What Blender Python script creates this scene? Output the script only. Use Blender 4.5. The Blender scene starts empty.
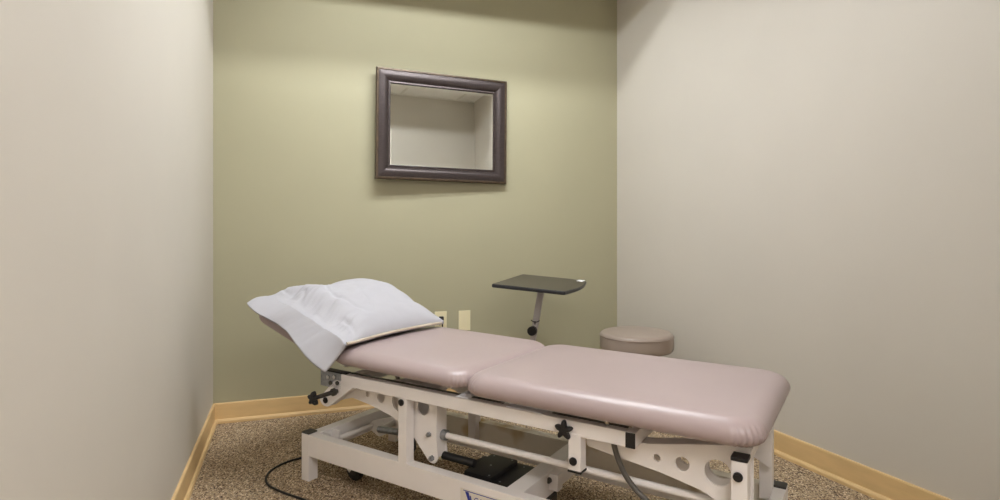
import bpy, bmesh, math, random
from mathutils import Vector, Matrix, noise
random.seed(4)
S = bpy.context.scene
C = S.collection
R = math.radians
F_PX, HORIZON = 577.0, 225.0

# ------------------------------------------------------------------ camera, world, exposure
cam_d = bpy.data.cameras.new('camera')
cam = bpy.data.objects.new('camera', cam_d); C.objects.link(cam)
cam.location = (0, 0, 1.0); cam.rotation_euler = (R(90), 0, 0)
cam_d.sensor_width = 36; cam_d.lens = F_PX * 36 / 1000; cam_d.shift_y = -0.025
cam_d.clip_start = 0.02
S.camera = cam
S.view_settings.view_transform = 'Standard'; S.view_settings.look = 'None'
S.view_settings.gamma = 1; S.view_settings.use_curve_mapping = False
S.view_settings.exposure = 0.0
W = bpy.data.worlds.new('world'); S.world = W; W.use_nodes = True
W.node_tree.nodes['Background'].inputs[0].default_value = (0.9, 0.88, 0.85, 1)
W.node_tree.nodes['Background'].inputs[1].default_value = 0.05
TUBE_STRENGTH = 190.0
HALL_FILL_STRENGTH = 21.0

# ------------------------------------------------------------------ frames of reference
LC = Vector((-1.447, 2.91, 0)); RC = Vector((0.738, 3.64, 0))        # back corners of the room
EA = (LC - RC).normalized()                                        # along the back wall, right to left
EB = Vector((-EA.y, EA.x, 0));                                     # out of the back wall, into the room
if EB.y > 0: EB = -EB
ROOM_W = (LC - RC).length
LDIR = Vector((0.362, -1, 0)).normalized(); RDIR = Vector((0.4255, -1, 0)).normalized()
DEPTH, CEIL = 2.67, 2.44
def RW(a, b, z=0): return RC + EA * a + EB * b + Vector((0, 0, z))
WALL_ROT = math.atan2(-EA.y, -EA.x)
TO = Vector((-0.745, 2.245, 0))                                    # treatment table's front left leg
_d = math.hypot(900, F_PX)
TU = Vector((900 / _d, -F_PX / _d, 0)); TV = Vector((F_PX / _d, 900 / _d, 0))
T_ROT = math.atan2(TU.y, TU.x)
def TW(u, v, z=0): return TO + TU * u + TV * v + Vector((0, 0, z))

# ------------------------------------------------------------------ materials
def s2l(c): return tuple((x / 255 / 12.92) if x / 255 <= .04045 else ((x / 255 + .055) / 1.055) ** 2.4 for x in c) + (1,)
def mat(name, rgb, rough=.5, metal=0, var=.0, scale=8, bump=0, bscale=200, spec=.5, coat=0, stretch=None):
    m = bpy.data.materials.new(name); m.use_nodes = True
    nt = m.node_tree; N = nt.nodes; L = nt.links; p = N['Principled BSDF']
    p.inputs['Roughness'].default_value = rough; p.inputs['Metallic'].default_value = metal
    p.inputs['Specular IOR Level'].default_value = spec; p.inputs['Coat Weight'].default_value = coat
    col = s2l(rgb)
    tc = N.new('ShaderNodeTexCoord'); mp = N.new('ShaderNodeMapping'); L.new(tc.outputs['Object'], mp.inputs[0])
    if stretch: mp.inputs['Scale'].default_value = stretch
    n = N.new('ShaderNodeTexNoise'); n.inputs['Scale'].default_value = scale; n.inputs['Detail'].default_value = 4
    L.new(mp.outputs[0], n.inputs['Vector'])
    r = N.new('ShaderNodeValToRGB')
    r.color_ramp.elements[0].position = .3; r.color_ramp.elements[1].position = .7
    r.color_ramp.elements[0].color = tuple(c * (1 - var) for c in col[:3]) + (1,)
    r.color_ramp.elements[1].color = tuple(min(1, c * (1 + var)) for c in col[:3]) + (1,)
    L.new(n.outputs[0], r.inputs[0]); L.new(r.outputs[0], p.inputs['Base Color'])
    if bump:
        n2 = N.new('ShaderNodeTexNoise'); n2.inputs['Scale'].default_value = bscale; n2.inputs['Detail'].default_value = 3
        L.new(mp.outputs[0], n2.inputs['Vector'])
        b = N.new('ShaderNodeBump'); b.inputs['Strength'].default_value = bump; b.inputs['Distance'].default_value = .002
        L.new(n2.outputs[0], b.inputs['Height']); L.new(b.outputs[0], p.inputs['Normal'])
    return m
def emis(name, rgb, s):
    m = bpy.data.materials.new(name); m.use_nodes = True; p = m.node_tree.nodes['Principled BSDF']
    p.inputs['Base Color'].default_value = (.8, .8, .8, 1)
    p.inputs['Emission Color'].default_value = rgb + (1,); p.inputs['Emission Strength'].default_value = s
    return m
def carpet():
    m = bpy.data.materials.new('loop_carpet'); m.use_nodes = True
    nt = m.node_tree; N = nt.nodes; L = nt.links; p = N['Principled BSDF']
    p.inputs['Roughness'].default_value = 1; p.inputs['Specular IOR Level'].default_value = .1
    tc = N.new('ShaderNodeTexCoord'); mp = N.new('ShaderNodeMapping')
    mp.inputs['Rotation'].default_value = (0, 0, -WALL_ROT); mp.inputs['Scale'].default_value = (1.0, .62, 1)
    L.new(tc.outputs['Object'], mp.inputs[0])
    v = N.new('ShaderNodeTexVoronoi'); v.inputs['Scale'].default_value = 250; v.inputs['Randomness'].default_value = .5
    L.new(mp.outputs[0], v.inputs['Vector'])
    sp = N.new('ShaderNodeSeparateColor'); L.new(v.outputs['Color'], sp.inputs[0])
    r = N.new('ShaderNodeValToRGB'); e = r.color_ramp.elements; r.color_ramp.interpolation = 'CONSTANT'
    stops = [(0, (92, 76, 64)), (.12, (142, 121, 98)), (.34, (176, 153, 124)), (.55, (192, 170, 140)), (.75, (160, 142, 122)), (.88, (224, 204, 174))]
    e[0].color = s2l(stops[0][1]); e[1].position = stops[1][0]; e[1].color = s2l(stops[1][1])
    for q, c in stops[2:]:
        k = e.new(q); k.color = s2l(c)
    L.new(sp.outputs[0], r.inputs[0]); L.new(r.outputs[0], p.inputs['Base Color'])
    b = N.new('ShaderNodeBump'); b.invert = True; b.inputs['Strength'].default_value = .9; b.inputs['Distance'].default_value = .004
    L.new(v.outputs['Distance'], b.inputs['Height']); L.new(b.outputs[0], p.inputs['Normal'])
    return m
def mirror_mat():
    m = bpy.data.materials.new('mirror_glass'); m.use_nodes = True; p = m.node_tree.nodes['Principled BSDF']
    p.inputs['Base Color'].default_value = (.93, .95, .93, 1); p.inputs['Metallic'].default_value = 1
    p.inputs['Roughness'].default_value = .01
    return m
M = dict(
    olive=mat('olive_wall_paint', (171, 166, 139), .62, var=.015, scale=3, bump=.12, bscale=350, spec=.35),
    cream=mat('cream_wall_paint', (207, 201, 191), .62, var=.012, scale=3, bump=.12, bscale=350, spec=.35),
    tile=mat('ceiling_tile', (240, 239, 234), .95, var=.02, scale=60, bump=.5, bscale=300, spec=.1),
    tbar=mat('white_ceiling_grid', (228, 226, 218), .5),
    wood=mat('light_maple_baseboard', (222, 190, 138), .45, var=.07, scale=6, stretch=(1, 1, 5)),
    carpet=carpet(),
    vinyl=mat('mauve_vinyl', (168, 151, 150), .33, var=.02, scale=5, bump=.08, bscale=700, spec=.5),
    vinyl_dark=mat('taupe_vinyl', (158, 143, 132), .36, var=.03, scale=5, bump=.08, bscale=700),
    steel=mat('white_powder_coated_steel', (236, 231, 228), .38, var=.02, scale=10, spec=.5),
    stained=mat('white_steel_with_rust_stains', (226, 219, 205), .45, var=.03, scale=9),
    galv=mat('galvanised_steel', (160, 162, 165), .35, metal=.8, var=.18, scale=70),
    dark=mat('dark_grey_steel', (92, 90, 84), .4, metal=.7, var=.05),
    chrome=mat('chrome', (200, 200, 200), .15, metal=1),
    black=mat('black_plastic', (24, 23, 24), .45, var=.1),
    rubber=mat('black_rubber', (30, 29, 28), .6, var=.1),
    greycap=mat('worn_dark_grey_plastic', (58, 56, 52), .6, var=.15, scale=60),
    hose=mat('grey_rubber_hose', (84, 80, 74), .35, var=.1),
    linen=mat('white_cotton', (182, 181, 187), .85, var=.012, scale=20, bump=.25, bscale=900, spec=.15),
    insert=mat('cream_pillow_ticking', (196, 184, 166), .9, var=.04, scale=40),
    frame=mat('brushed_pewter_brown', (66, 57, 56), .36, metal=.45, var=.22, scale=30, stretch=(1, 1, 14), bump=.15, bscale=120),
    frame_h=mat('brushed_pewter_brown_across', (66, 57, 56), .36, metal=.45, var=.22, scale=30, stretch=(14, 1, 1), bump=.15, bscale=120),
    gilt=mat('worn_bronze_edge', (86, 72, 58), .4, metal=.5, var=.25, scale=40),
    mirror=mirror_mat(),
    laminate=mat('dark_charcoal_laminate', (74, 69, 58), .42, var=.14, scale=14, stretch=(1, 6, 1)),
    edge=mat('black_edge_band', (30, 30, 34), .3),
    post=mat('satin_grey_aluminium', (178, 172, 170), .42, metal=.25, var=.04),
    ivory=mat('ivory_plastic', (232, 222, 186), .35),
    paper=mat('white_paper', (235, 235, 238), .8),
    sticker=mat('off_white_sticker', (222, 216, 204), .5),
    blue=mat('royal_blue_print', (38, 54, 150), .5),
    housing=mat('grey_reflector', (52, 52, 51), .5),
    tube=emis('fluorescent_tube_glow', (.95, .98, 1.0), TUBE_STRENGTH),
    hall_fill=emis('hall_fill_glow', (1.0, .98, .99), HALL_FILL_STRENGTH),
)
def rust(m):                                                       # yellow stains with a shape of their own
    nt = m.node_tree; N = nt.nodes; L = nt.links; p = N['Principled BSDF']
    base = p.inputs['Base Color'].links[0].from_socket
    tc = N.new('ShaderNodeTexCoord'); n = N.new('ShaderNodeTexNoise'); n.inputs['Scale'].default_value = 7.5; n.inputs['Detail'].default_value = 2
    L.new(tc.outputs['Object'], n.inputs['Vector'])
    r = N.new('ShaderNodeValToRGB'); r.color_ramp.elements[0].position = .60; r.color_ramp.elements[1].position = .74
    L.new(n.outputs[0], r.inputs[0])
    mx = N.new('ShaderNodeMix'); mx.data_type = 'RGBA'; L.new(r.outputs[0], mx.inputs[0]); L.new(base, mx.inputs[6])
    mx.inputs[7].default_value = s2l((176, 146, 84)); L.new(mx.outputs[2], p.inputs['Base Color'])
rust(M['stained'])

# ------------------------------------------------------------------ mesh helpers
def new_bm(): return bmesh.new()
def add_box(bm, x0, x1, y0, y1, z0, z1, bev=0.0, mtx=None, seg=2):
    t = bmesh.new(); bmesh.ops.create_cube(t, size=1)
    for v in t.verts:
        v.co = Vector(((x0 + x1) / 2 + v.co.x * (x1 - x0), (y0 + y1) / 2 + v.co.y * (y1 - y0), (z0 + z1) / 2 + v.co.z * (z1 - z0)))
    if bev: bmesh.ops.bevel(t, geom=t.edges[:], offset=bev, segments=seg, profile=.7, affect='EDGES')
    merge(bm, t, mtx)
def merge(bm, t, mtx=None):
    if mtx is not None: t.transform(mtx)
    me = bpy.data.meshes.new('tmp'); t.to_mesh(me); t.free(); bm.from_mesh(me); bpy.data.meshes.remove(me)
def add_cyl(bm, p0, p1, r, n=24, r2=None, bev=0):
    p0, p1 = Vector(p0), Vector(p1); d = p1 - p0
    t = bmesh.new(); bmesh.ops.create_cone(t, cap_ends=True, segments=n, radius1=r, radius2=r if r2 is None else r2, depth=d.length)
    if bev: bmesh.ops.bevel(t, geom=[e for e in t.edges if len(e.link_faces) == 2 and any(len(f.verts) > 4 for f in e.link_faces)], offset=bev, segments=2, affect='EDGES')
    merge(bm, t, Matrix.Translation((p0 + p1) / 2) @ d.to_track_quat('Z', 'Y').to_matrix().to_4x4())
def add_tube(bm, pts, r, n=12):
    pts = [Vector(p) for p in pts]
    # Catmull-Rom resample
    out = []
    for i in range(len(pts) - 1):
        a = pts[max(i - 1, 0)]; b = pts[i]; c = pts[i + 1]; d = pts[min(i + 2, len(pts) - 1)]
        for k in range(8):
            t = k / 8
            out.append(.5 * ((2 * b) + (c - a) * t + (2 * a - 5 * b + 4 * c - d) * t * t + (3 * b - a - 3 * c + d) * t ** 3))
    out.append(pts[-1]); rings = []
    t0 = (out[1] - out[0]).normalized(); up = Vector((1, 0, 0)) if abs(t0.z) > .9 else Vector((0, 0, 1))
    for i, p in enumerate(out):
        tg = (out[min(i + 1, len(out) - 1)] - out[max(i - 1, 0)]).normalized()
        s = tg.cross(up).normalized(); w = s.cross(tg).normalized(); up = w
        rings.append([bm.verts.new(p + (s * math.cos(2 * math.pi * k / n) + w * math.sin(2 * math.pi * k / n)) * r) for k in range(n)])
    for a, b in zip(rings, rings[1:]):
        for k in range(n): bm.faces.new((a[k], a[(k + 1) % n], b[(k + 1) % n], b[k]))
    bm.faces.new(rings[0][::-1]); bm.faces.new(rings[-1])
def add_lathe(bm, prof, n=48, center=(0, 0, 0)):
    cx, cy, cz = center; rings = []
    for r, z in prof:
        if r < 1e-5: rings.append([bm.verts.new((cx, cy, cz + z))])
        else: rings.append([bm.verts.new((cx + r * math.cos(2 * math.pi * k / n), cy + r * math.sin(2 * math.pi * k / n), cz + z)) for k in range(n)])
    for a, b in zip(rings, rings[1:]):
        for k in range(n):
            k2 = (k + 1) % n
            if len(a) == 1 and len(b) > 1: bm.faces.new((a[0], b[k2], b[k]))
            elif len(b) == 1 and len(a) > 1: bm.faces.new((a[k], a[k2], b[0]))
            elif len(a) > 1: bm.faces.new((a[k], a[k2], b[k2], b[k]))
def add_prism(bm, poly, z0, z1):
    b = [bm.verts.new((p[0], p[1], z0)) for p in poly]; t = [bm.verts.new((p[0], p[1], z1)) for p in poly]
    bm.faces.new(b[::-1]); bm.faces.new(t); n = len(poly)
    for i in range(n): bm.faces.new((b[i], b[(i + 1) % n], t[(i + 1) % n], t[i]))
def obj(name, bm, m, parent=None, smooth=False, label=None):
    bmesh.ops.recalc_face_normals(bm, faces=bm.faces[:])
    me = bpy.data.meshes.new(name); bm.to_mesh(me); bm.free()
    me.materials.append(m)
    if smooth:
        for p in me.polygons: p.use_smooth = True
        me.set_sharp_from_angle(angle=R(42))
    o = bpy.data.objects.new(name, me); C.objects.link(o)
    if parent: o.parent = parent
    if label: o['label'] = label
    return o
def struct(name, bm, m):
    o = obj(name, bm, m); o['kind'] = 'structure'; return o
def thing(name, label, cat, loc=(0, 0, 0), rz=0, group=None):
    o = bpy.data.objects.new(name, None); C.objects.link(o); o.location = loc; o.rotation_euler = (0, 0, rz)
    o.empty_display_size = .1; o['label'] = label; o['category'] = cat
    if group: o['group'] = group
    return o
def tag(o, label, cat):
    o['label'] = label; o['category'] = cat; return o
def plate_mesh(name, outline, holes, v0, v1, m, parent, bev=.001):
    """a flat steel plate in the table's length/height plane, cut with round holes"""
    cu = bpy.data.curves.new(name, 'CURVE'); cu.dimensions = '2D'; cu.fill_mode = 'BOTH'
    cu.extrude = (v1 - v0) / 2 - bev; cu.bevel_depth = bev
    def spline(pts):
        s = cu.splines.new('POLY'); s.points.add(len(pts) - 1); s.use_cyclic_u = True
        for i, p in enumerate(pts): s.points[i].co = (p[0], p[1], 0, 1)
    spline(outline)
    for (hx, hz, hr) in holes: spline([(hx + hr * math.cos(2 * math.pi * k / 32), hz + hr * math.sin(2 * math.pi * k / 32)) for k in range(32)])
    tmp = bpy.data.objects.new('tmp', cu); C.objects.link(tmp)
    dg = bpy.context.evaluated_depsgraph_get()
    me = bpy.data.meshes.new_from_object(tmp.evaluated_get(dg)); me.name = name
    bpy.data.objects.remove(tmp); bpy.data.curves.remove(cu)
    for v in me.vertices: v.co = Vector((v.co.x, (v0 + v1) / 2 - v.co.z, v.co.y))
    me.materials.clear(); me.materials.append(m)
    o = bpy.data.objects.new(name, me); C.objects.link(o); o.parent = parent
    return o
def rounded(pts, r=.01, n=4):
    """round the corners of a closed polygon"""
    out = []; k = len(pts)
    for i in range(k):
        a = Vector(pts[i - 1]); b = Vector(pts[i]); c = Vector(pts[(i + 1) % k])
        d1 = (a - b); d2 = (c - b); rr = min(r, d1.length * .45, d2.length * .45)
        p = b + d1.normalized() * rr; q = b + d2.normalized() * rr
        for j in range(n + 1):
            t = j / n; out.append(tuple((p * (1 - t) ** 2) + (b * 2 * t * (1 - t)) + (q * t * t)))
    return out

# ------------------------------------------------------------------ room shell
def line_hit(p, d, b):                                             # where a side wall reaches distance b from the back wall
    t = (b - (p - RC).dot(EB)) / d.dot(EB); return p + d * t
HALL_B = 4.3
LF = line_hit(LC, LDIR, HALL_B); RF = line_hit(RC, RDIR, DEPTH); RF2 = line_hit(RC, RDIR, HALL_B)
nL = Vector((LDIR.y, -LDIR.x, 0));
if nL.x > 0: nL = -nL
nR = Vector((-RDIR.y, RDIR.x, 0))
if nR.x < 0: nR = -nR
th = .12
def wall(name, p, q, n, z0, z1, m, t=th):
    bm = new_bm(); add_prism(bm, [p, q, q + n * t, p + n * t], z0, z1); return struct(name, bm, m)
wall('wall_back', LC - EA * -.14, RC - EA * .14, -EB, -.05, 2.6, M['olive'])
wall('wall_left', LC, LF, nL, -.05, 2.6, M['cream'])
wall('wall_right', RC, RF2, nR, -.05, 2.6, M['cream'])
bm = new_bm(); add_prism(bm, [RW(2.8, -.2), RW(-1.4, -.2), RW(-1.4, HALL_B + .2), RW(2.8, HALL_B + .2)], -.05, 0.0)
struct('floor', bm, M['carpet'])
# front wall beside the doorway the photograph is taken from
a0 = (RF - RC).dot(EA); DOOR0 = .89
aL = (line_hit(LC, LDIR, DEPTH) - RC).dot(EA)
bm = new_bm()
add_prism(bm, [RW(a0 - .02, DEPTH), RW(DOOR0, DEPTH), RW(DOOR0, DEPTH + th), RW(a0 - .06, DEPTH + th)], 0, 2.6)
add_prism(bm, [RW(DOOR0, DEPTH), RW(aL + .06, DEPTH), RW(aL + .06, DEPTH + th), RW(DOOR0, DEPTH + th)], 2.10, 2.6)
struct('wall_front', bm, M['cream'])
bm = new_bm(); add_prism(bm, [RW(-1.0, HALL_B), RW(2.8, HALL_B), RW(2.8, HALL_B + th), RW(-1.0, HALL_B + th)], 0, 2.6)
struct('wall_hall', bm, M['cream'])
# ceiling with a hole for the recessed light
FA0, FA1, FB0, FB1 = .61, 1.83, .84, 1.45
bm = new_bm()
def cz(a0, a1, b0, b1): add_prism(bm, [RW(a0, b0), RW(a1, b0), RW(a1, b1), RW(a0, b1)], CEIL, CEIL + .02)
cz(-1.4, FA0, -.2, HALL_B + .2); cz(FA1, 2.8, -.2, HALL_B + .2); cz(FA0, FA1, -.2, FB0); cz(FA0, FA1, FB1, HALL_B + .2)
struct('ceiling', bm, M['tile'])
bm = new_bm()
def bar(a0, a1, b0, b1):
    add_prism(bm, [RW(a0, b0), RW(a1, b0), RW(a1, b1), RW(a0, b1)], CEIL - .006, CEIL + .001)
for b in (.23, .84, 1.45, 2.06, DEPTH - .012): bar(0 if b < 1 else -.1 * b, ROOM_W, b - .012, b + .012)
for a in (0.0, .61, 1.22, 1.83):
    for (b0, b1) in ((.0, .23), (.23, .84), (.84, 1.45), (1.45, 2.06), (2.06, 2.66)):
        if a == 1.22 and b0 == .84: continue
        bar(a - .012, a + .012, b0 + .012, b1 - .012)
struct('trim_1', bm, M['tbar'])
# baseboards: a board with a thin cap line and a shoe moulding
def baseboard(name, p, q, n):                                     # n points into the room
    bm = new_bm()
    prof = [(0, 0), (.022, 0), (.022, .012), (.017, .019), (.011, .021), (.011, .095), (.009, .1), (0, .1)]
    A = [bm.verts.new(p + n * x + Vector((0, 0, z))) for x, z in prof]; B = [bm.verts.new(q + n * x + Vector((0, 0, z))) for x, z in prof]
    k = len(prof)
    for i in range(k): bm.faces.new((A[i], A[(i + 1) % k], B[(i + 1) % k], B[i]))
    bm.faces.new(A); bm.faces.new(B[::-1]); return struct(name, bm, M['wood'])
baseboard('baseboard_back', LC, RC, EB)
baseboard('baseboard_left', LC + LDIR * .0, line_hit(LC, LDIR, DEPTH), -nL)
baseboard('baseboard_right', RC, RF, -nR)
baseboard('baseboard_front', RW(a0 - .02, DEPTH), RW(DOOR0, DEPTH), -EB)

# ------------------------------------------------------------------ recessed ceiling light
lt = thing('ceiling_light', 'recessed two-tube fluorescent light in the ceiling grid above the treatment table', 'ceiling light', RW((FA0 + FA1) / 2, (FB0 + FB1) / 2, CEIL), WALL_ROT)
hx, hy = (FA1 - FA0) / 2 - .001, (FB1 - FB0) / 2 - .001
bm = new_bm()
add_box(bm, -hx, hx, -hy, -hy + .006, 0, .15); add_box(bm, -hx, hx, hy - .006, hy, 0, .15)
add_box(bm, -hx, -hx + .006, -hy, hy, 0, .15); add_box(bm, hx - .006, hx, -hy, hy, 0, .15)
add_box(bm, -hx, hx, -hy, hy, .144, .15)
obj('housing', bm, M['housing'], lt)
for y in (hy - .176, -hy + .17):
    bm = new_bm(); add_cyl(bm, (-hx + .02, y, .11), (hx - .02, y, .11), .013, 16)
    obj('lamp_tube', bm, M['tube'], lt, True)
hl = thing('ceiling_light', 'added fill light, an unseen flat wide panel in the hallway behind the doorway', 'ceiling light', RW(1.55, 3.85, CEIL), WALL_ROT)  # added fill panel, out of view, brightens the foreground from behind the camera
bm = new_bm(); add_box(bm, -.6, .6, -.3, .3, -.03, -.002, .004); obj('fill_light_frame', bm, M['tbar'], hl)
bm = new_bm(); add_box(bm, -.57, .57, -.27, .27, -.034, -.031); obj('fill_light_panel', bm, M['hall_fill'], hl)

# ------------------------------------------------------------------ mirror on the back wall
def on_wall(px, py, b=0.0):                                        # photo direction met with the back wall plane
    d = Vector(((px - 500) / F_PX, 1, -(py - HORIZON) / F_PX)); o = Vector((0, 0, 1))
    t = (b - (o - RC).dot(EB)) / d.dot(EB); return o + d * t
mc = on_wall(440.7, 125.2, .03); pl = on_wall(376.3, 124, .03); pr = on_wall(506.2, 133, .03)
MW = (Vector((pl.x, pl.y, 0)) - Vector((pr.x, pr.y, 0))).length; MH = .604; MW += .012
mc = (pl + pr) / 2; mc.z = on_wall(440.7, 128.2, .03).z; mc -= Vector((-EA.x, -EA.y, 0)) * .003
mi = thing('wall_mirror', 'rectangular mirror in a wide dark brown frame hanging on the olive back wall', 'mirror', mc - EB * .002, WALL_ROT)
mi.rotation_euler = (R(-1.2), R(.8), WALL_ROT + R(3.7))
prof = [(.0, 0), (.0, -.024), (.004, -.03), (.011, -.031), (.015, -.027), (.03, -.030), (.045, -.030), (.058, -.026), (.068, -.018), (.073, -.013), (.077, -.014), (.083, -.014), (.086, -.010), (.086, 0)]
prof = [(d * .93, y) for d, y in prof]
def frame_side(axis, sgn):
    bm = new_bm(); ringa, ringb = [], []
    for (d, y) in prof:
        if axis == 'x':
            z = sgn * (MH / 2 - d); ringa.append(bm.verts.new((-MW / 2 + d, y, z))); ringb.append(bm.verts.new((MW / 2 - d, y, z)))
        else:
            x = sgn * (MW / 2 - d); ringa.append(bm.verts.new((x, y, -MH / 2 + d))); ringb.append(bm.verts.new((x, y, MH / 2 - d)))
    for i in range(len(prof)):
        j = (i + 1) % len(prof); bm.faces.new((ringa[i], ringa[j], ringb[j], ringb[i]))
    bm.faces.new(ringa); bm.faces.new(ringb[::-1])
    o = obj('frame_side', bm, M['frame'] if axis == 'z' else M['frame_h'], mi, True)
    o.data.materials.append(M['gilt'])
    for p in o.data.polygons:
        c = p.center; d = (MH / 2 - abs(c.z)) if axis == 'x' else (MW / 2 - abs(c.x))
        if d < .0135: p.material_index = 1
for ax in 'xz':
    for s in (-1, 1): frame_side(ax, s)
bm = new_bm(); gx, gz = MW / 2 - .076, MH / 2 - .076; bv = .018
o4 = [bm.verts.new((sx * gx, -.006, sz * gz)) for sx, sz in ((-1, -1), (1, -1), (1, 1), (-1, 1))]
i4 = [bm.verts.new((sx * (gx - bv), -.0066, sz * (gz - bv))) for sx, sz in ((-1, -1), (1, -1), (1, 1), (-1, 1))]
bm.faces.new(i4)
for k in range(4): bm.faces.new((o4[k], o4[(k + 1) % 4], i4[(k + 1) % 4], i4[k]))
b4 = [bm.verts.new((v.co.x, -.002, v.co.z)) for v in o4]; bm.faces.new(b4[::-1])
for k in range(4): bm.faces.new((b4[k], b4[(k + 1) % 4], o4[(k + 1) % 4], o4[k]))
obj('mirror_glass', bm, M['mirror'], mi)
bm = new_bm(); add_box(bm, -MW / 2 + .01, MW / 2 - .01, -.0015, .0, -MH / 2 + .01, MH / 2 - .01); obj('backing_board', bm, M['black'], mi)

# ------------------------------------------------------------------ wall plates
def wallplate(px, py, kind):
    c = on_wall(px, py)
    if kind == 'blank': t = thing('blank_wall_plate', 'blank ivory cover plate on the olive wall, right of the power outlet', 'wall plate', c, WALL_ROT)
    else: t = thing('wall_outlet', 'ivory power outlet on the olive wall, half hidden by the pillow corner', 'outlet', c, WALL_ROT)
    bm = new_bm(); add_box(bm, -.035, .035, -.006, 0, -.0575, .0575, .0025); obj('cover_plate', bm, M['ivory'], t)
    if kind == 'blank':
        for z in (-.042, .042):
            bm = new_bm(); add_cyl(bm, (0, -.0075, z), (0, -.005, z), .0035, 12); obj('screw', bm, M['ivory'], t)
    else:
        for z in (-.02, .02):
            bm = new_bm(); add_cyl(bm, (0, -.008, z), (0, -.005, z), .0165, 24)
            sk = obj('socket', bm, M['ivory'], t)
            bm = new_bm()
            for x in (-.006, .006): add_box(bm, x - .001, x + .001, -.0085, -.0078, z - .004, z + .004)
            obj('socket_slot', bm, M['black'], sk)
        bm = new_bm(); add_cyl(bm, (0, -.0075, 0), (0, -.005, 0), .003, 12); obj('screw', bm, M['ivory'], t)
    return t, c
wallplate(464.3, 320.4, 'blank')
ot, oc = wallplate(440.6, 321.5, 'outlet')
pg = thing('power_plug', 'black power plug in the ivory outlet behind the pillow', 'plug', oc + EB * .0085 + Vector((0, 0, .02)), WALL_ROT)
bm = new_bm(); add_box(bm, -.012, .012, -.024, -.0005, -.012, .012, .004); add_cyl(bm, (0, -.02, 0), (0, -.032, -.006), .006, 12)
obj('plug_body', bm, M['black'], pg, True)
bm = new_bm(); add_tube(bm, [(0, -.03, -.005), (0, -.04, -.03), (.0, -.036, -.15), (.01, -.03, -.38), (.02, -.045, -.445), (.05, -.08, -.4545)], .0035, 8)
obj('plug_cord', bm, M['black'], pg, True)

# ------------------------------------------------------------------ treatment table
tt = thing('treatment_table', 'white steel treatment table with three mauve vinyl cushion sections, head end raised', 'treatment table', TO, T_ROT)
W0 = .53
# base: side beams, crossbars, legs, caps
for v0, m_, in ((0.0, 'steel'), (W0 - .045, 'stained')):
    bm = new_bm(); add_box(bm, -.0, 1.58, v0, v0 + .04, .1, .182, .003); obj('side_beam', bm, M[m_], tt)
    for u0 in (-.042, 1.58):
        bm = new_bm(); add_box(bm, u0, u0 + .042, v0, v0 + .045, 0.0, .183, .003)
        lg = obj('leg', bm, M['steel'], tt)
        bm = new_bm(); add_box(bm, u0 + .001, u0 + .041, v0 + .001, v0 + .044, .183, .189, .002); obj('leg_cap', bm, M['greycap'], lg)
for u0, u1 in ((-.035, .01), (.885, .945), (1.585, 1.62)):
    bm = new_bm(); add_box(bm, u0, u1, .04, W0 - .04, .103, .1815 if u0 > 0 else .18, .003); obj('crossbar', bm, M['steel'], tt)
bm = new_bm(); add_box(bm, .0, 1.59, .436, .446, .086, .1045, .001); obj('lower_bar', bm, M['steel'], tt)
# upright posts with black pivot plugs
def plug(u, z, v, parent, r=.0115, name='pivot_plug'):
    bm = new_bm(); add_cyl(bm, (u, v - .007, z), (u, v + .001, z), r, 28, bev=.002); add_cyl(bm, (u, v - .009, z), (u, v - .006, z), r * .6, 20)
    obj(name, bm, M['black'], parent, True)
for (u, v, z1, pivz) in ((.466, .0, .4025, .39), (1.553, .0, .426, .39)):
    bm = new_bm(); add_box(bm, u, u + .038, v + .001, v + .04, .18, z1, .003)
    po = obj('upright_post', bm, M['steel'], tt); plug(u + .017, pivz, v, po)
    if u < 1: continue
    bm = new_bm(); add_box(bm, u - .001, u + .039, v, v + .041, z1, z1 + .010, .003); obj('post_cap', bm, M['black'], po)
for u in (.432, 1.548):
    bm = new_bm(); add_box(bm, u, u + .038, W0 - .07, W0 - .032, .10 if u < 1 else .15, .4025 if u < 1 else .436, .003)
    obj('upright_post', bm, M['steel'], tt)
bm = new_bm(); add_box(bm, 1.562, 1.588, .042, .47, .405, .43, .003); obj('pivot_axle', bm, M['steel'], tt)
bm = new_bm(); add_cyl(bm, (.485, .03, .39), (.485, .5, .39), .013, 20); obj('pivot_axle', bm, M['steel'], tt, True)
# upper frame
RZ0, RZ1 = .403, .445
bm = new_bm(); add_box(bm, .182, 1.288, .0, .038, RZ0, RZ1, .003)
obj('rail', bm, M['steel'], tt)
bm = new_bm(); add_box(bm, .182, 1.288, W0 - .038, W0, RZ0, RZ1, .003); obj('rail', bm, M['steel'], tt)
for u0, u1 in ((.2, .23), (.42, .45), (.70, .73), (1.06, 1.09), (1.288, 1.313)):
    v0 = .001 if u0 > 1.2 else .036
    bm = new_bm(); add_box(bm, u0, u1, v0, W0 - (.001 if u0 > 1.2 else .036), RZ0 + .002, RZ1, .002); cb = obj('frame_crossbar', bm, M['steel'], tt)
    if u0 > 1.2:
        bm = new_bm(); add_box(bm, u0 - .002, u1 + .0, -.003, .001, RZ0, RZ1 - .001, .002); obj('tube_end_cap', bm, M['black'], cb)
bm = new_bm(); add_box(bm, .2, .88, .026, .038, .4448, .4472, .0005); add_box(bm, 1.05, 1.283, .026, .038, .4448, .4472, .0005); obj('dark_line', bm, M['dark'], tt)  # dark line drawn as a thin strip along the rail top, below the cushions
# cushion carrier bars between frame and cushions
for u0, u1, dz in ((.24, .74, 0), (.86, 1.56, 0)):
    for v in (.1, .4):
        bm = new_bm(); add_box(bm, u0, u1, v, v + .03, .445, .4675, .002); obj('cushion_carrier', bm, M['steel'], tt)
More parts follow.
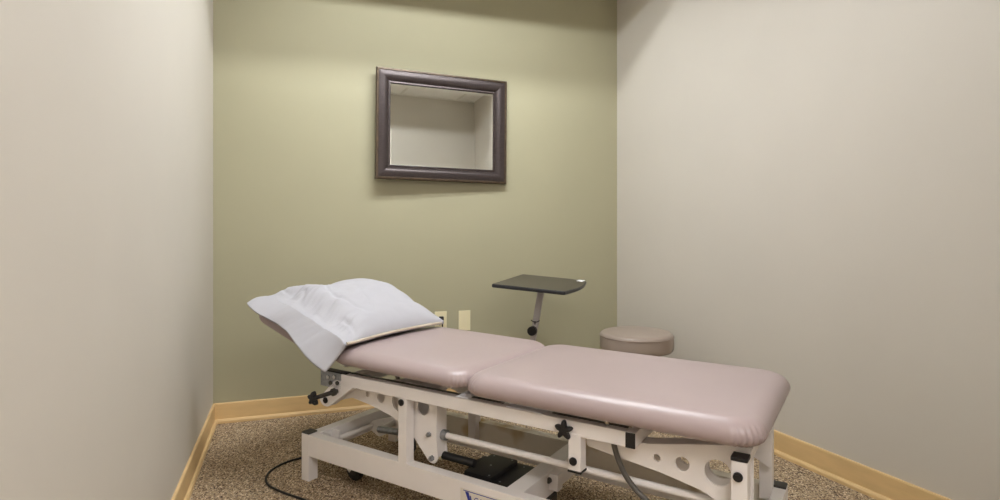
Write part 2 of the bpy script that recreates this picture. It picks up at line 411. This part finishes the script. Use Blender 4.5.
# galvanised end bracket with slots
bm = new_bm(); add_box(bm, .07, .182, .0, .006, .388, .444, .001); add_box(bm, .07, .076, .0, .04, .388, .444, .001)
gb = obj('end_bracket', bm, M['galv'], tt)
for (u, z) in ((.115, .425), (.128, .405), (.15, .43), (.165, .41)):
    bm = new_bm(); add_cyl(bm, (u, -.006, z), (u, .001, z), .008, 6); obj('bolt', bm, M['chrome'] if z > .415 else M['dark'], gb)
bm = new_bm(); add_box(bm, .075, .2, .004, .034, .444, .449, .001); obj('spacer_strip', bm, M['black'], tt)
# lug with pivot plug hanging from the rail, right
bm = new_bm(); add_box(bm, 1.117, 1.155, -.002, .034, .305, .41, .002); lu = obj('pivot_lug', bm, M['steel'], tt); plug(1.133, .332, -.002, lu)
bm = new_bm(); add_box(bm, 1.115, 1.157, -.004, .036, .299, .305, .002); obj('lug_cap', bm, M['black'], lu)
# slanted lug, left
lug = plate_mesh('pivot_lug', rounded([(.062, .335), (.082, .312), (.112, .312), (.245, .405), (.245, .42), (.15, .42)], .012), [], .0, .034, M['steel'], tt)
plug(.1, .335, .0, lug)
# star knobs
def star_knob(c, parent, r=.024, t=.016):
    bm = new_bm(); n = 60; v0, v1 = c[1] - t, c[1]
    out = []
    for k in range(n):
        a = 2 * math.pi * k / n; rr = r * (.74 + .26 * math.cos(5 * a)) ; out.append((c[0] + rr * math.sin(a), c[2] + rr * math.cos(a)))
    lay = []
    for f, v in ((.80, v1), (.97, v1 - .002), (1, v1 - t * .4), (.97, v0 + .004), (.82, v0), (.3, v0 - .001)):
        lay.append([bm.verts.new((c[0] + (x - c[0]) * f, v, c[2] + (z - c[2]) * f)) for x, z in out])
    for a, b in zip(lay, lay[1:]):
        for k in range(n): bm.faces.new((a[k], a[(k + 1) % n], b[(k + 1) % n], b[k]))
    bm.faces.new(lay[0]); bm.faces.new(lay[-1][::-1])
    return obj('star_knob', bm, M['black'], parent, True)
star_knob((1.107, -.003, .418), tt, .029)
bm = new_bm(); add_cyl(bm, (.161, .0, .379), (.161, -.10, .379), .008, 18); add_cyl(bm, (.161, -.012, .379), (.161, -.022, .379), .014, 24)
cl = obj('clamp_rod', bm, M['dark'], tt, True); star_knob((.160, -.098, .378), cl, .026, .02)
# lifting arms: channel plates with lightening holes, one on each post
ARM = [(-.452, -.055), (-.440, -.078), (-.415, -.08), (-.295, -.043), (-.205, -.054), (-.10, -.076), (-.03, -.105), (.012, -.133), (.083, -.205), (.105, -.205), (.118, -.185), (.112, -.13), (.113, .0), (.113, .05), (-.02, .056), (-.24, .014), (-.40, -.03)]
HOLES = [(-.215, -.018, .011), (-.147, -.019, .0195), (-.058, -.022, .034), (.053, -.021, .028)]
ARM_R = [(-.42, -.0), (-.42, -.026)] + ARM[3:7] + [(-.01, -.115), (.012, -.13), (.018, -.11), (.018, .055), (-.02, .056), (-.24, .014)]
for pu in (.483, 1.570):
    AR = ARM if pu < 1 else ARM_R; HO = HOLES if pu < 1 else HOLES[:3]
    arm = bpy.data.objects.new('tmp', None)
    a1 = plate_mesh('lift_arm', rounded([(pu + x, .39 + z) for x, z in AR], .008), [(pu + x, .39 + z, r) for x, z, r in HO], .05, .056, M['steel'], tt)
    a2 = plate_mesh('inner_plate', rounded([(pu + x, .39 + z) for x, z in (AR[2:] if pu < 1 else AR)], .008), [(pu + x, .39 + z, r) for x, z, r in HOLES[:3]], .100, .105, M['steel'], a1)
    bm = new_bm()                                                   # webs closing the channel above and at the end
    def web(p, q, w0=.0565, w1=.0995, t=.004):
        dx, dz = q[0] - p[0], q[1] - p[1]; L_ = math.hypot(dx, dz); ang = math.atan2(dz, dx)
        add_box(bm, 0, L_, w0, w1, -t, 0, 0, Matrix.Translation((pu + p[0], 0, .39 + p[1])) @ Matrix.Rotation(-ang, 4, 'Y'))
    web((-.24, .014), (-.02, .056)); 
    web((-.33, .0), (-.24, .014))
    if pu < 1: web((-.02, .056), (.113, .05)); web((.113, .05), (.113, -.185))
    obj('arm_web', bm, M['steel'], a1)
    for (x, z, r) in (((.083, -.108, .009), (.095, -.187, .010)) if pu < 1 else ()):
        bm = new_bm(); add_cyl(bm, (pu + x, .04, .39 + z), (pu + x, .05, .39 + z), r, 6, bev=.001); add_cyl(bm, (pu + x, .034, .39 + z), (pu + x, .041, .39 + z), r * .55, 14)
        obj('bolt', bm, M['galv'], a1)
    bpy.data.objects.remove(arm)
    # matching arm on the far side
    plate_mesh('lift_arm', rounded([(pu + x, .39 + z) for x, z in ARM_R], .008), [(pu + x, .39 + z, r) for x, z, r in HOLES[:3]], .43, .436, M['steel'], tt)
# tie rod between the arms
bm = new_bm(); add_cyl(bm, (.60, .085, .276), (1.585, .085, .279), .0105, 24); tr = obj('tie_rod', bm, M['steel'], tt, True)
bm = new_bm(); add_cyl(bm, (.594, .085, .276), (.615, .085, .276), .018, 24, bev=.002); obj('rod_bushing', bm, M['galv'], tr, True)
# actuator
bm = new_bm(); add_cyl(bm, (.585, .09, .203), (.72, .1, .198), .0135, 24); ac = obj('actuator_rod', bm, M['black'], tt, True)
bm = new_bm(); add_cyl(bm, (.572, .088, .204), (.592, .091, .203), .018, 20, bev=.002); obj('rod_collar', bm, M['ivory'], ac, True)
bm = new_bm(); add_box(bm, .69, .80, .078, .25, .085, .176, .008); add_box(bm, .79, .90, .085, .265, .085, .160, .006); add_box(bm, .67, .70, .13, .23, .12, .172, .008)
mb = obj('motor_housing', bm, M['black'], tt, True)
for (u, v, z) in ((.71, .235, .176), (.785, .09, .176), (.785, .235, .176), (.82, .10, .160), (.83, .24, .160), (.745, .16, .176)):
    bm = new_bm(); add_cyl(bm, (u, v, z - .001), (u, v, z + .0015), .0032, 12); obj('screw', bm, M['galv'], mb)
# lug under the middle crossbar carrying the motor
bm = new_bm(); add_box(bm, .942, .978, .205, .211, .125, .178, .001); add_box(bm, .972, .978, .211, .24, .125, .178, .001)
ml = obj('motor_lug', bm, M['steel'], tt)
bm = new_bm(); add_cyl(bm, (.948, .195, .158), (.948, .205, .158), .009, 16); obj('bolt', bm, M['dark'], ml)
bm = new_bm(); add_box(bm, .90, .95, .10, .26, .05, .10, .008); obj('motor_foot', bm, M['black'], mb)
# wheels and the shaft that lowers them
bm = new_bm(); add_cyl(bm, (.024, .05, .137), (.045, .46, .137), .011, 20); sh = obj('wheel_shaft', bm, M['steel'], tt, True)
for v in (.11, .42):
    bm = new_bm(); add_cyl(bm, (.14, v - .012, .042), (.14, v + .012, .042), .041, 40, bev=.006)
    wh = obj('wheel', bm, M['rubber'], tt, True)
    bm = new_bm(); add_cyl(bm, (.14, v - .014, .042), (.14, v + .014, .042), .02, 24, bev=.002); obj('wheel_hub', bm, M['greycap'], wh, True)
    bm = new_bm()
    for dv in (-.019, .016): add_box(bm, 0, .14, v + dv, v + dv + .003, -.012, .012, .001, Matrix.Translation((.03, 0, .135)) @ Matrix.Rotation(R(42), 4, 'Y'))
    obj('wheel_fork', bm, M['steel'], wh)
for v in (.062, .105):
    bm = new_bm(); add_box(bm, .01, .055, v, v + .005, .115, .178, .001); br = obj('shaft_bracket', bm, M['steel'], tt)
bm = new_bm(); add_cyl(bm, (.006, .07, .165), (.02, .07, .165), .008, 6); obj('bolt', bm, M['dark'], br)
arm2 = plate_mesh('release_lever', rounded([(.03, .155), (.03, .12), (.08, .10), (.22, .165), (.22, .2), (.17, .2)], .01), [], .30, .318, M['steel'], tt)
bm = new_bm(); add_cyl(bm, (.19, .19, .185), (.30, .19, .195), .013, 20); add_cyl(bm, (.30, .19, .195), (.312, .19, .196), .009, 6)
obj('latch_cylinder', bm, M['galv'], tt, True)
bm = new_bm(); add_cyl(bm, (.16, .31, .17), (.20, .19, .185), .012, 16); obj('latch_link', bm, M['steel'], tt, True)
bm = new_bm(); add_cyl(bm, (.17, .30, .43), (.21, .33, .17), .009, 16); obj('gas_strut', bm, M['dark'], tt, True)
# hose hanging from the frame, small fittings
bm = new_bm(); add_tube(bm, [(1.215, .10, .462), (1.222, .075, .44), (1.232, .052, .41), (1.236, .047, .38), (1.249, .047, .342), (1.269, .047, .305), (1.299, .047, .272), (1.335, .05, .245), (1.37, .07, .20), (1.375, .12, .12), (1.33, .17, .03)], .0078, 14)
obj('hose', bm, M['hose'], tt, True)
bm = new_bm(); add_cyl(bm, (1.225, .02, .445), (1.225, .02, .458), .007, 16); add_cyl(bm, (1.225, .02, .458), (1.225, .02, .464), .011, 16)
obj('levelling_bolt', bm, M['chrome'], tt, True)
bm = new_bm()
add_box(bm, .905, 1.03, .004, .05, .4455, .4475, .0005, None); add_box(bm, .94, 1.03, .03, .06, .4475, .4545, .001)
for u in (.90, .925): add_box(bm, u, u + .012, .03, .045, .4455, .4595, .0005)
obj('mounting_strap', bm, M['paper'], tt, label='white plastic strap under the foot cushion')
# white scrap of plastic lying over the rail
bm = new_bm(); g = []
for i in range(13):
    row = []
    for j in range(7):
        u = .715 + .05 * i / 12 + .01 * j / 6; v = -.004 + .06 * j / 6
        row.append(bm.verts.new((u, v, .4482 + .006 * (j / 6) * (1 + math.sin(i * 1.1)) + .004 * noise.noise(Vector((u * 60, v * 60, 0))) ** 2)))
    g.append(row)
for i in range(12):
    for j in range(6): bm.faces.new((g[i][j], g[i + 1][j], g[i + 1][j + 1], g[i][j + 1]))
sc = obj('plastic_scrap', bm, M['paper'], None, True); sc.location = TO; sc.rotation_euler = (0, 0, T_ROT)
md = sc.modifiers.new('thickness', 'SOLIDIFY'); md.thickness = .0006; md.offset = 1
tag(sc, 'small white plastic scrap on the table rail below the gap between cushions', 'scrap')
# maker's sticker on the front beam
bm = new_bm(); add_box(bm, .735, .925, -.0012, -.0002, .103, .160); st = obj('sticker', bm, M['sticker'], tt)
bm = new_bm()
add_box(bm, .747, .90, -.0018, -.0013, .1535, .156); add_box(bm, .747, .90, -.0018, -.0013, .106, .108)
def tri(pts, y0=-.0018, y1=-.0013):
    a = [bm.verts.new((x, y0, z)) for x, z in pts]; b = [bm.verts.new((x, y1, z)) for x, z in pts]
    bm.faces.new(a); bm.faces.new(b[::-1])
    for i in range(len(a)): bm.faces.new((a[i], a[(i + 1) % len(a)], b[(i + 1) % len(a)], b[i]))
tri([(.754, .152), (.768, .152), (.777, .118), (.772, .112)]); tri([(.772, .143), (.776, .143), (.783, .118), (.777, .118)])
obj('sticker_mark', bm, M['blue'], st)
cu = bpy.data.curves.new('txt', 'FONT'); cu.body = 'CARDON'; cu.size = .030; cu.extrude = .0002; cu.space_character = 1.05
to = bpy.data.objects.new('tmp', cu); C.objects.link(to)
me = bpy.data.meshes.new_from_object(to.evaluated_get(bpy.context.evaluated_depsgraph_get())); me.name = 'sticker_lettering'
bpy.data.objects.remove(to); bpy.data.curves.remove(cu)
for v in me.vertices: v.co = Vector((.788 + v.co.x * .85, -.0016 - v.co.z, .122 + v.co.y))
me.materials.clear(); me.materials.append(M['blue'])
lo = bpy.data.objects.new('sticker_lettering', me); C.objects.link(lo); lo.parent = st

# cushions
def cushion(name, u0, u1, v0, v1, z0, z1, rc=.075, mtx=None, m='vinyl', label=None, folds=.0036, seed=0):
    bm = new_bm(); n = 30
    def ring(ins, z, k_):
        r = max(rc - ins * .6, .012); pts = []
        cs = [(u1 - ins - r, v1 - ins - r, 0), (u0 + ins + r, v1 - ins - r, 90), (u0 + ins + r, v0 + ins + r, 180), (u1 - ins - r, v0 + ins + r, 270)]
        for ci, (cx, cy, a0) in enumerate(cs):
            for k in range(n + 1):
                a = R(a0 + 90 * k / n); w = math.sin(math.pi * k / n) ** 1.2
                d = folds * w * k_ * math.sin(9 * math.pi * k / n * 1.7 + seed + ci * 1.3)
                pts.append((cx + (r + d) * math.cos(a), cy + (r + d) * math.sin(a), z))
            nx = cs[(ci + 1) % 4]; a = R(a0 + 90)
            p = Vector((cx + r * math.cos(a), cy + r * math.sin(a))); q = Vector((nx[0] + r * math.cos(a), nx[1] + r * math.sin(a)))
            for k in range(1, 14): s = p.lerp(q, k / 14); pts.append((s.x, s.y, z))
        return [bm.verts.new(p) for p in pts]
    H = z1 - z0; zb = z0 + H * .36
    rings = [ring(.30 * min(u1 - u0, v1 - v0), z0, 0), ring(.044, z0, .3), ring(.034, z0 + .001, .8)]
    for k in range(1, 7):
        a = math.pi / 2 * k / 6; rings.append(ring(.034 * (1 - math.sin(a)), z0 + .001 + (zb - z0) * (1 - math.cos(a)), 2.0 - k * .16))
    for k in range(1, 13):
        a = math.pi / 2 * k / 12; rings.append(ring(.052 * (1 - math.cos(a)), zb + (z1 - .004 - zb) * math.sin(a), max(0, .9 - k * .12)))
    for f, dz in ((.075, .0025), (.12, .0035), (.19, .004)): rings.append(ring(f, z1 - .004 + dz, 0))
    for a, b in zip(rings, rings[1:]):
        m_ = len(a)
        for k in range(m_): bm.faces.new((a[k], a[(k + 1) % m_], b[(k + 1) % m_], b[k]))
    bm.faces.new(rings[0][::-1]); bm.faces.new(rings[-1])
    if mtx: bm.transform(mtx)
    o = obj(name, bm, M[m], tt, False, label)
    for p in o.data.polygons: p.use_smooth = True
    return o
ca = cushion('cushion', .760, 1.632, -.046, .566, .467, .542, .078, label='long flat foot cushion', seed=1)
cb = cushion('cushion', -.618, .0, -.046, .566, .0, .066, .075, mtx=Matrix.Translation((.775, 0, .477)) @ Matrix.Rotation(R(1.1), 4, 'Y'), label='shorter flat middle cushion', seed=3, folds=.0018)
HT = Matrix.Translation((.150, 0, .474)) @ Matrix.Rotation(R(17.2), 4, 'Y')
cc = cushion('cushion', -.475, .0, -.046, .566, .0, .073, .085, mtx=HT, label='head cushion raised at an angle under the pillow', seed=5)
bm = new_bm()
for v in (.06, .44): add_box(bm, -.40, .0, v, v + .03, -.022, .0, .002, HT)
add_box(bm, -.06, -.03, .06, .46, -.02, -.002, .002, HT); obj('head_frame', bm, M['steel'], tt)

# ------------------------------------------------------------------ pillow
def lerp(a, b, t): return a + (b - a) * t
def head_z(u): return .545 + max(0, .19 - u) * .305
def support(u, v):
    return max(head_z(u) - .002, .5475 + (.775 - u) * .0192)
HEM = [(-.247, .690), (-.200, .674), (-.125, .643), (-.06, .618), (.012, .588), (.110, .532), (.215, .482)]
def hem(t):
    x = t * (len(HEM) - 1); i = min(int(x), len(HEM) - 2); f = x - i
    return lerp(HEM[i][0], HEM[i + 1][0], f), lerp(HEM[i][1], HEM[i + 1][1], f)
def sm(x): x = max(0, min(1, x)); return x * x * (3 - 2 * x)
def pillow_pt(s, t, side):
    # s from the stitched hem (0) to the closed end (1), hem runs s<0; t across, head end (0) to foot end (1)
    ul = -.275 + .03 * math.sin(math.pi * max(s, 0)) * 1.0 + .12 * sm((s - .55) / .45); ur = .262 - .03 * math.sin(max(s, 0) * math.pi)
    ss = max(s, 0)
    u = lerp(ul, ur, t); v = -.02 + .535 * ss + .012 * math.sin(t * math.pi) * (-1 if ss < .5 else 1) * abs(2 * ss - 1)
    v -= .036 * max(0, t) ** 5 * (1 - ss) ** 3
    z0 = support(u, v) + .006
    px_ = (1 - abs(2 * ss - 1) ** 2.6); pt_ = (1 - abs(2 * t - 1) ** 2.4)
    base_t = .016 + .124 * (max(px_, 0) ** .55) * (max(pt_, 0) ** .62)
    open_t = .05 * max(pt_, 0) ** .6 + .006                            # the open end stands up a little
    h = max(base_t, lerp(open_t, 0, sm(ss / .35))) if ss > 0 else open_t
    h = lerp(open_t, base_t, sm(ss / .22)) if ss < .22 else base_t
    # shallow valley toward the head end, hump toward the far middle
    h -= .040 * max(0, px_ * pt_) ** .4 * math.exp(-((ss - .45) / .22) ** 2 - ((t - .12) / .3) ** 2)
    h += .018 * math.exp(-((ss - .86) / .2) ** 2 - ((t - .35) / .3) ** 2)
    # creases running in from the opening, fading along the pillow
    w = math.exp(-((ss - .12) / .22) ** 2)
    cr = noise.noise(Vector((t * 9 + ss * 2.5, ss * 3.2, 1.7))) + .5 * noise.noise(Vector((t * 19 - ss * 4, ss * 6, 5.1)))
    gather = noise.noise(Vector((t * 34 + ss * 5, ss * 2.2, 7.7))) + .6 * noise.noise(Vector((t * 55 - ss * 7, ss * 4, 2.2)))
    h += .0055 * math.exp(-((ss - .15) / .12) ** 2) * gather * sm(pt_ * 3)
    h -= .0035 * math.exp(-(ss / .012) ** 2)
    ridge = abs(noise.noise(Vector((t * 4 + ss * 5, ss * 4 - t * 3, 11.3))))
    h -= .010 * max(0, .16 - ridge) / .16 * sm(pt_ * 2) * sm((1 - abs(2 * ss - 1)) * 3) * (.2 + .8 * w * sm(ss / .1))
    h += (.013 * w + .006) * cr * (.25 + .75 * sm(ss / .15)) * (pt_ if s > 0 else 1)
    h = max(h, .010)
    bottom = z0 + .002 * (1 + noise.noise(Vector((t * 6, ss * 7, 3))))
    top = z0 + h
    z = top if side > 0 else min(bottom, top - .004)
    if ss > .0 and side < 0: z = lerp(top - .006, z, sm(ss / .12)) if s < .12 else z
    P = Vector((u, v, z))
    if s <= 0:
        k = -s / .15; hu, hz = hem(t)
        top0 = Vector((u, v, z0 + open_t + (.003) * cr))
        Q = Vector((hu, -.10 - .012 * math.sin(t * 9), hz + .006 * noise.noise(Vector((t * 7, 2, 9)))))
        mid = Vector((lerp(u, hu, .5), -.062, lerp(top0.z, hz, .5) + .010 + .007 * math.sin(t * 16) - .018 * math.exp(-((t - .52) / .07) ** 2) + .006 * noise.noise(Vector((t * 24, 4, 4)))))
        k2 = sm(k) * .35 + k * .65
        P = top0 * (1 - k2) ** 2 + mid * 2 * k2 * (1 - k2) + Q * k2 * k2
        if side < 0: P += Vector((0, .004, -.006))
    return P
PO = TW(0, .25, .55)
def pillow_mesh(s0, s1, ns, nt_):
    bm = new_bm(); top = []; bot = []
    org = Vector((0, .25, .55))
    for i in range(ns + 1):
        s = lerp(s0, s1, i / ns); tr_, br_ = [], []
        for j in range(nt_ + 1):
            t = j / nt_
            tr_.append(bm.verts.new(pillow_pt(s, t, 1) - org)); br_.append(bm.verts.new(pillow_pt(s, t, -1) - org))
        top.append(tr_); bot.append(br_)
    for i in range(ns):
        for j in range(nt_):
            bm.faces.new((top[i][j], top[i + 1][j], top[i + 1][j + 1], top[i][j + 1]))
            bm.faces.new((bot[i][j], bot[i][j + 1], bot[i + 1][j + 1], bot[i + 1][j]))
    for i in range(ns):
        bm.faces.new((top[i][0], bot[i][0], bot[i + 1][0], top[i + 1][0]))
        bm.faces.new((top[i][nt_], top[i + 1][nt_], bot[i + 1][nt_], bot[i][nt_]))
    for j in range(nt_):
        bm.faces.new((top[0][j], top[0][j + 1], bot[0][j + 1], bot[0][j]))
        bm.faces.new((top[ns][j], bot[ns][j], bot[ns][j + 1], top[ns][j + 1]))
    return bm
pi = thing('pillow', 'plump white pillow lying on the raised head end of the treatment table', 'pillow', PO, T_ROT)
pc = obj('pillowcase', pillow_mesh(0, 1, 110, 90), M['linen'], pi, False)
ph = obj('pillowcase_hem', pillow_mesh(-.15, 0, 20, 90), M['linen'], pi, False)
for o in (pc, ph):
    for p in o.data.polygons: p.use_smooth = True
bm = new_bm(); g = []
org = Vector((0, .25, .55))
for i in range(61):                                                # insert peeping out under the foot-end edge
    s = .02 + .95 * i / 60; P = pillow_pt(s, 1, -1); e = .012 + .016 * noise.noise(Vector((s * 7, 3, 1)))
    ring = []
    for k in range(8):
        a = 2 * math.pi * k / 8; ring.append(bm.verts.new(P - org + Vector((e * .9 * math.cos(a) * .6 - .0, 0, .005 + .0055 * math.sin(a) + .002))))
    g.append(ring)
for a, b in zip(g, g[1:]):
    for k in range(8): bm.faces.new((a[k], a[(k + 1) % 8], b[(k + 1) % 8], b[k]))
bm.faces.new(g[0]); bm.faces.new(g[-1][::-1])
pin = obj('pillow_insert', bm, M['insert'], pi, True, 'cream inner pillow edge showing under the white case')

# ------------------------------------------------------------------ tray table
wT = .37; hT = .37 * 1.2378
yaw, pitch, roll = -.3753, .025, .0608; sT = wT / .45
tc_ = Vector((.2605 * sT, 3.6139 * sT, 1 - .3567 * sT))
ty = thing('tray_table', 'small grey pedestal tray table with a dark charcoal rectangular top behind the treatment table', 'tray table', (tc_.x - .10, tc_.y - .03, 0), yaw)
RM = Matrix.Rotation(yaw, 4, 'Z').inverted()
TB = Matrix.Translation(RM @ (tc_ - Vector(ty.location))) @ Matrix.Rotation(pitch, 4, 'X') @ Matrix.Rotation(roll, 4, 'Y')
hw, hh = wT / 2, hT / 2
def board_outline(k=0):
    pts = [(-hw + k, -hh + k), (hw - k, -hh + k)]
    for j in range(1, 12):                                         # bowed right edge
        a = j / 12; pts.append((hw - k + .03 * math.sin(math.pi * a) * (1 - .2 * a) , lerp(-hh + k, hh - k, a)))
    pts += [(hw - k - .012, hh - k), (-hw + k, hh - k)]
    return pts
bm = new_bm(); add_prism(bm, board_outline(.004), -.016, 0.0); bm.transform(TB)
tb = obj('tabletop', bm, M['laminate'], ty)
bm = new_bm()
po_ = rounded(board_outline(), .008, 3); 
lo_, hi_ = -.018, -.001
A = [[bm.verts.new((x, y, z)) for x, y in po_] for z in (lo_, lo_ + .003, hi_ - .003, hi_)]
cxs = lambda x, y, f: (x * f, y * f)
for k in (0, 3):
    for v in A[k]: v.co.x *= .985; v.co.y *= .985
for a, b in zip(A, A[1:]):
    m_ = len(a)
    for k in range(m_): bm.faces.new((a[k], a[(k + 1) % m_], b[(k + 1) % m_], b[k]))
bm.faces.new(A[0][::-1]); bm.faces.new(A[3]); bm.transform(TB)
obj('edge_band', bm, M['edge'], tb)
bm = new_bm(); add_box(bm, hw - .052, hw - .018, hh - .11, hh - .052, .0002, .0016, 0); bm.transform(TB @ Matrix.Translation((.012, .035, 0)))
obj('price_tag_label', bm, M['paper'], tb, label='small white blank sticker on the corner of the dark top').name = 'sticker'
def tray_local(px, py, y):                                         # photo direction at a given distance, in the tray's frame
    w = Vector(((px - 500) / F_PX * y, y, 1 - (py - HORIZON) / F_PX * y)); return RM @ (w - Vector(ty.location))
pT = tray_local(541.8, 286, 2.93); pB = tray_local(533.2, 338, 2.93); dirp = (pB - pT)
pBase = pT + dirp * ((pT.z - .09) / (pT.z - pB.z))
def slanted_bar(bm, a, b, w, t):
    d = (b - a); L_ = d.length; q = d.to_track_quat('Z', 'Y').to_matrix().to_4x4()
    z = d.normalized(); x = Vector((1, 0, 0)); x = (x - z * x.dot(z)).normalized(); y = z.cross(x)
    m_ = Matrix((x, y, z)).transposed().to_4x4(); m_.translation = a
    add_box(bm, -w / 2, w / 2, -t / 2, t / 2, 0, L_, .003, m_)
bm = new_bm(); mid = pT + dirp * .72; slanted_bar(bm, pT + Vector((0, 0, -.002)), mid, .032, .016); up_ = obj('upper_post', bm, M['post'], ty)
bm = new_bm(); slanted_bar(bm, pT + dirp * .62, pBase, .027, .024); lp = obj('lower_post', bm, M['post'], ty)
kn = tray_local(532.0, 331.0, 2.905)
bm = new_bm(); add_cyl(bm, kn + Vector((0, .02, 0)), kn + Vector((0, -.012, 0)), .023, 32, bev=.004); obj('clamp_knob', bm, M['black'], ty, True)
wi = tray_local(535.5, 321, 2.92)
bm = new_bm(); add_tube(bm, [wi + Vector((-.022, -.003, .004)), wi + Vector((-.01, -.009, -.002)), wi + Vector((.01, -.009, -.003)), wi + Vector((.022, -.003, .004))], .0025, 8)
add_cyl(bm, wi + Vector((.0, -.008, 0)), wi + Vector((0, -.009, -.016)), .003, 8); obj('wire_clip', bm, M['black'], ty, True)
br_ = tray_local(533.5, 290.0, 2.90)
bm = new_bm(); add_box(bm, pT.x - .075, pT.x + .03, pT.y - .03, pT.y + .05, pT.z - .008, pT.z + .012, .003); obj('top_bracket', bm, M['black'], ty)
# base: a spine with two cross feet on casters
bx, by = pBase.x, pBase.y
bm = new_bm(); add_box(bm, bx - .02, bx + .02, by - .02, by + .20, .055, .085, .004); add_box(bm, bx - .14, bx + .24, by - .02, by + .015, .055, .085, .004); add_box(bm, bx - .14, bx + .24, by + .185, by + .22, .055, .085, .004)
add_box(bm, bx - .03, bx + .03, by - .025, by + .03, .085, .12, .004); bs = obj('base', bm, M['post'], ty)
for x in (bx - .125, bx + .225):
    for y in (by - .002, by + .203):
        bm = new_bm(); add_cyl(bm, (x, y - .010, .021), (x, y + .010, .021), .021, 24, bev=.003); w_ = obj('caster', bm, M['rubber'], ty, True)
        bm = new_bm(); add_cyl(bm, (x, y, .035), (x, y, .056), .007, 12); obj('caster_stem', bm, M['chrome'], w_, True)

# ------------------------------------------------------------------ stool
sc_ = Vector((.70, 2.96, 0))
ZS = .012
stl = thing('rolling_stool', 'round taupe vinyl stool beside the right wall, behind the treatment table', 'stool', sc_, R(20))
bm = new_bm(); pr_ = [(0, .348), (.165, .348), (.178, .350), (.184, .356)]
for k in range(0, 5): pr_.append((.1865 + .0015 * math.sin(math.pi * k / 4), .362 + .0155 * k))
for k in range(1, 10):
    a = math.pi / 2 * k / 9; pr_.append((.1865 - .030 * (1 - math.cos(a)), .424 + .018 * math.sin(a)))
pr_ += [(.13, .4445), (.07, .446), (0, .4465)]
add_lathe(bm, [(r_ * .985, z_ + ZS) for r_, z_ in pr_], 64); se = obj('seat', bm, M['vinyl_dark'], stl, True)
bm = new_bm(); n_ = 64
add_tube_pts = [(.1845 * math.cos(2 * math.pi * k / n_), .1845 * math.sin(2 * math.pi * k / n_), .4355) for k in range(n_ + 1)]
add_tube(bm, add_tube_pts, .0022, 8); obj('piping', bm, M['vinyl_dark'], se, True)
bm = new_bm(); add_cyl(bm, (0, 0, .08), (0, 0, .25), .025, 24); add_cyl(bm, (0, 0, .25), (0, 0, .35), .015, 24); add_cyl(bm, (0, 0, .345), (0, 0, .361), .09, 24)
obj('gas_lift', bm, M['chrome'], stl, True)
bm = new_bm(); add_cyl(bm, (0, 0, .06), (0, 0, .1), .035, 24)
for k in range(5):
    add_box(bm, .02, .21, -.014, .014, .058, .078, .004, Matrix.Rotation(2 * math.pi * k / 5, 4, 'Z'))
obj('star_base', bm, M['black'], stl, True)
for k in range(5):
    a = 2 * math.pi * k / 5; x, y = .20 * math.cos(a), .20 * math.sin(a); t_ = Vector((-math.sin(a), math.cos(a), 0)) * .016
    bm = new_bm(); add_cyl(bm, Vector((x, y, .025)) - t_, Vector((x, y, .025)) + t_, .025, 24, bev=.004); add_cyl(bm, (x, y, .04), (x, y, .06), .006, 10)
    obj('caster', bm, M['rubber'], stl, True)

# ------------------------------------------------------------------ cord on the carpet
bm = new_bm(); cz_ = .0045
pts = [(-.30, 2.36), (-.48, 2.44), (-.66, 2.475), (-.77, 2.48), (-.85, 2.464), (-.903, 2.412), (-.929, 2.335), (-.917, 2.26), (-.877, 2.2), (-.798, 2.142), (-.706, 2.088), (-.60, 2.01), (-.52, 1.93), (-.47, 1.80), (-.49, 1.6)]
add_tube(bm, [(x, y, cz_) for x, y in pts], .0042, 10)
tag(obj('cable', bm, M['black'], None, True), 'black cable curving over the carpet around the front left leg of the table', 'cable')
